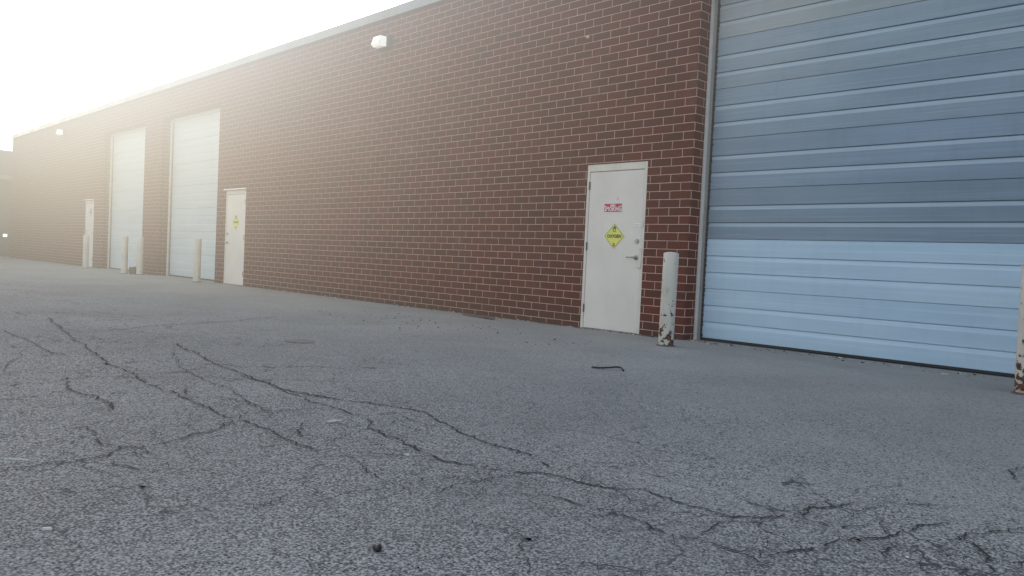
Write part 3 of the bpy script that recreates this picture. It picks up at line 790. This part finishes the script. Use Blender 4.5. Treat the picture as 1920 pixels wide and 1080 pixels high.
# ------------------------------------------------------------------ glowing volume added to imitate lens glare
HZ = dict(c=(-18.5, -1.0, 5.8), s=(11.0, 7.0, 4.1), a=.056, far=.0012)
def glare_haze():
    m = bpy.data.materials.new("lens_glare_glow"); m.use_nodes = True; t = m.node_tree; n = t.nodes
    n.remove(n["Principled BSDF"]); out = n["Material Output"]
    g = n.new("ShaderNodeNewGeometry")
    def blob(c, s, a):
        sub = n.new("ShaderNodeVectorMath"); sub.operation = "SUBTRACT"; t.links.new(g.outputs["Position"], sub.inputs[0]); sub.inputs[1].default_value = c
        dv = n.new("ShaderNodeVectorMath"); dv.operation = "DIVIDE"; t.links.new(sub.outputs[0], dv.inputs[0]); dv.inputs[1].default_value = s
        d = n.new("ShaderNodeVectorMath"); d.operation = "DOT_PRODUCT"; t.links.new(dv.outputs[0], d.inputs[0]); t.links.new(dv.outputs[0], d.inputs[1])
        e = n.new("ShaderNodeMath"); e.operation = "MULTIPLY"; t.links.new(d.outputs["Value"], e.inputs[0]); e.inputs[1].default_value = -1
        x = n.new("ShaderNodeMath"); x.operation = "EXPONENT"; t.links.new(e.outputs[0], x.inputs[0])
        k = n.new("ShaderNodeMath"); k.operation = "MULTIPLY"; t.links.new(x.outputs[0], k.inputs[0]); k.inputs[1].default_value = a
        return k.outputs[0]
    def add(a, b):
        k = n.new("ShaderNodeMath"); k.operation = "ADD"; t.links.new(a, k.inputs[0])
        if isinstance(b, float): k.inputs[1].default_value = b
        else: t.links.new(b, k.inputs[1])
        return k.outputs[0]
    sep = n.new("ShaderNodeSeparateXYZ"); t.links.new(g.outputs["Position"], sep.inputs[0])
    fr = n.new("ShaderNodeMapRange"); t.links.new(sep.outputs[0], fr.inputs[0])
    fr.inputs[1].default_value = -4; fr.inputs[2].default_value = -30; fr.inputs[3].default_value = 0; fr.inputs[4].default_value = HZ["far"]
    dens = add(add(blob(HZ["c"], HZ["s"], HZ["a"]), add(blob((-15, -1.5, 3.0), (8, 6, 2.6), .006), blob((-13, -1.0, 6.0), (6.5, 5, 2.6), .032))), fr.outputs[0])
    ab = n.new("ShaderNodeVolumeAbsorption"); ab.inputs["Color"].default_value = (0, 0, 0, 1); t.links.new(dens, ab.inputs["Density"])
    em = n.new("ShaderNodeEmission"); hr = n.new("ShaderNodeMapRange"); t.links.new(sep.outputs[2], hr.inputs[0]); hr.inputs[1].default_value = 2.2; hr.inputs[2].default_value = 5.0
    cm = n.new("ShaderNodeMix"); cm.data_type = "RGBA"; t.links.new(hr.outputs[0], cm.inputs[0]); cm.inputs[6].default_value = (1, .925, .75, 1); cm.inputs[7].default_value = (.98, 1, .985, 1)
    t.links.new(cm.outputs[2], em.inputs["Color"])
    k = n.new("ShaderNodeMath"); k.operation = "MULTIPLY"; t.links.new(dens, k.inputs[0]); k.inputs[1].default_value = 1.45
    t.links.new(k.outputs[0], em.inputs["Strength"])
    ad = n.new("ShaderNodeAddShader"); t.links.new(ab.outputs[0], ad.inputs[0]); t.links.new(em.outputs[0], ad.inputs[1])
    t.links.new(ad.outputs[0], out.inputs["Volume"])
    return m
bm = bmesh.new(); box(bm, -60, -3.5, -14, 20, .02, 22)
tag(link("glare_haze", bm, glare_haze()), "pale glowing volume added to imitate lens glare over the far end of the yard", "glare_haze", kind="stuff")

# ------------------------------------------------------------------ camera, sky, sun
cam = bpy.data.objects.new("camera", bpy.data.cameras.new("camera")); COL.objects.link(cam)
r_, u_, f_ = Vector((0.69064867, 0.72166672, 0.0469207)), Vector((-0.05716427, -0.01020013, 0.99831268)), Vector((-0.72092763, 0.69216551, -0.03420885))
mw = Matrix((( r_.x, u_.x, -f_.x, 0), (r_.y, u_.y, -f_.y, -8.16), (r_.z, u_.z, -f_.z, .86), (0, 0, 0, 1)))
cam.matrix_world = mw
cam.data.lens = 28.125; cam.data.sensor_width = 36; cam.data.clip_end = 2000; cam.data.clip_start = .05
S.camera = cam

EL, AZ = math.radians(11.5), math.radians(22)
sd = Vector((-math.cos(AZ) * math.cos(EL), math.sin(AZ) * math.cos(EL), math.sin(EL)))
sun = bpy.data.lights.new("sun", "SUN"); sun.energy = 3.0; sun.angle = math.radians(.5); sun.color = (1, .93, .82)
so = bpy.data.objects.new("sun", sun); COL.objects.link(so); so.rotation_euler = sd.to_track_quat("Z", "Y").to_euler()
w = bpy.data.worlds.new("World"); S.world = w; w.use_nodes = True
nt = w.node_tree; bg = nt.nodes["Background"]
sky = nt.nodes.new("ShaderNodeTexSky"); sky.sky_type = "NISHITA"; sky.sun_disc = False
sky.sun_elevation = EL; sky.sun_rotation = math.atan2(sd.x, sd.y); sky.air_density = 1.0; sky.dust_density = 3.0; sky.ozone_density = 1.0
hs = nt.nodes.new("ShaderNodeHueSaturation"); hs.inputs["Saturation"].default_value = .62; hs.inputs["Value"].default_value = 3.0
nt.links.new(sky.outputs[0], hs.inputs["Color"]); nt.links.new(hs.outputs[0], bg.inputs["Color"])
bg.inputs["Strength"].default_value = .15
S.view_settings.view_transform = "Standard"; S.view_settings.look = "None"; S.view_settings.exposure = 0; S.view_settings.gamma = 1
S.cycles.volume_step_rate = .45; S.cycles.volume_max_steps = 256
S.cycles.max_bounces = 5; S.cycles.diffuse_bounces = 3; S.cycles.glossy_bounces = 3
S.cycles.use_denoising = True
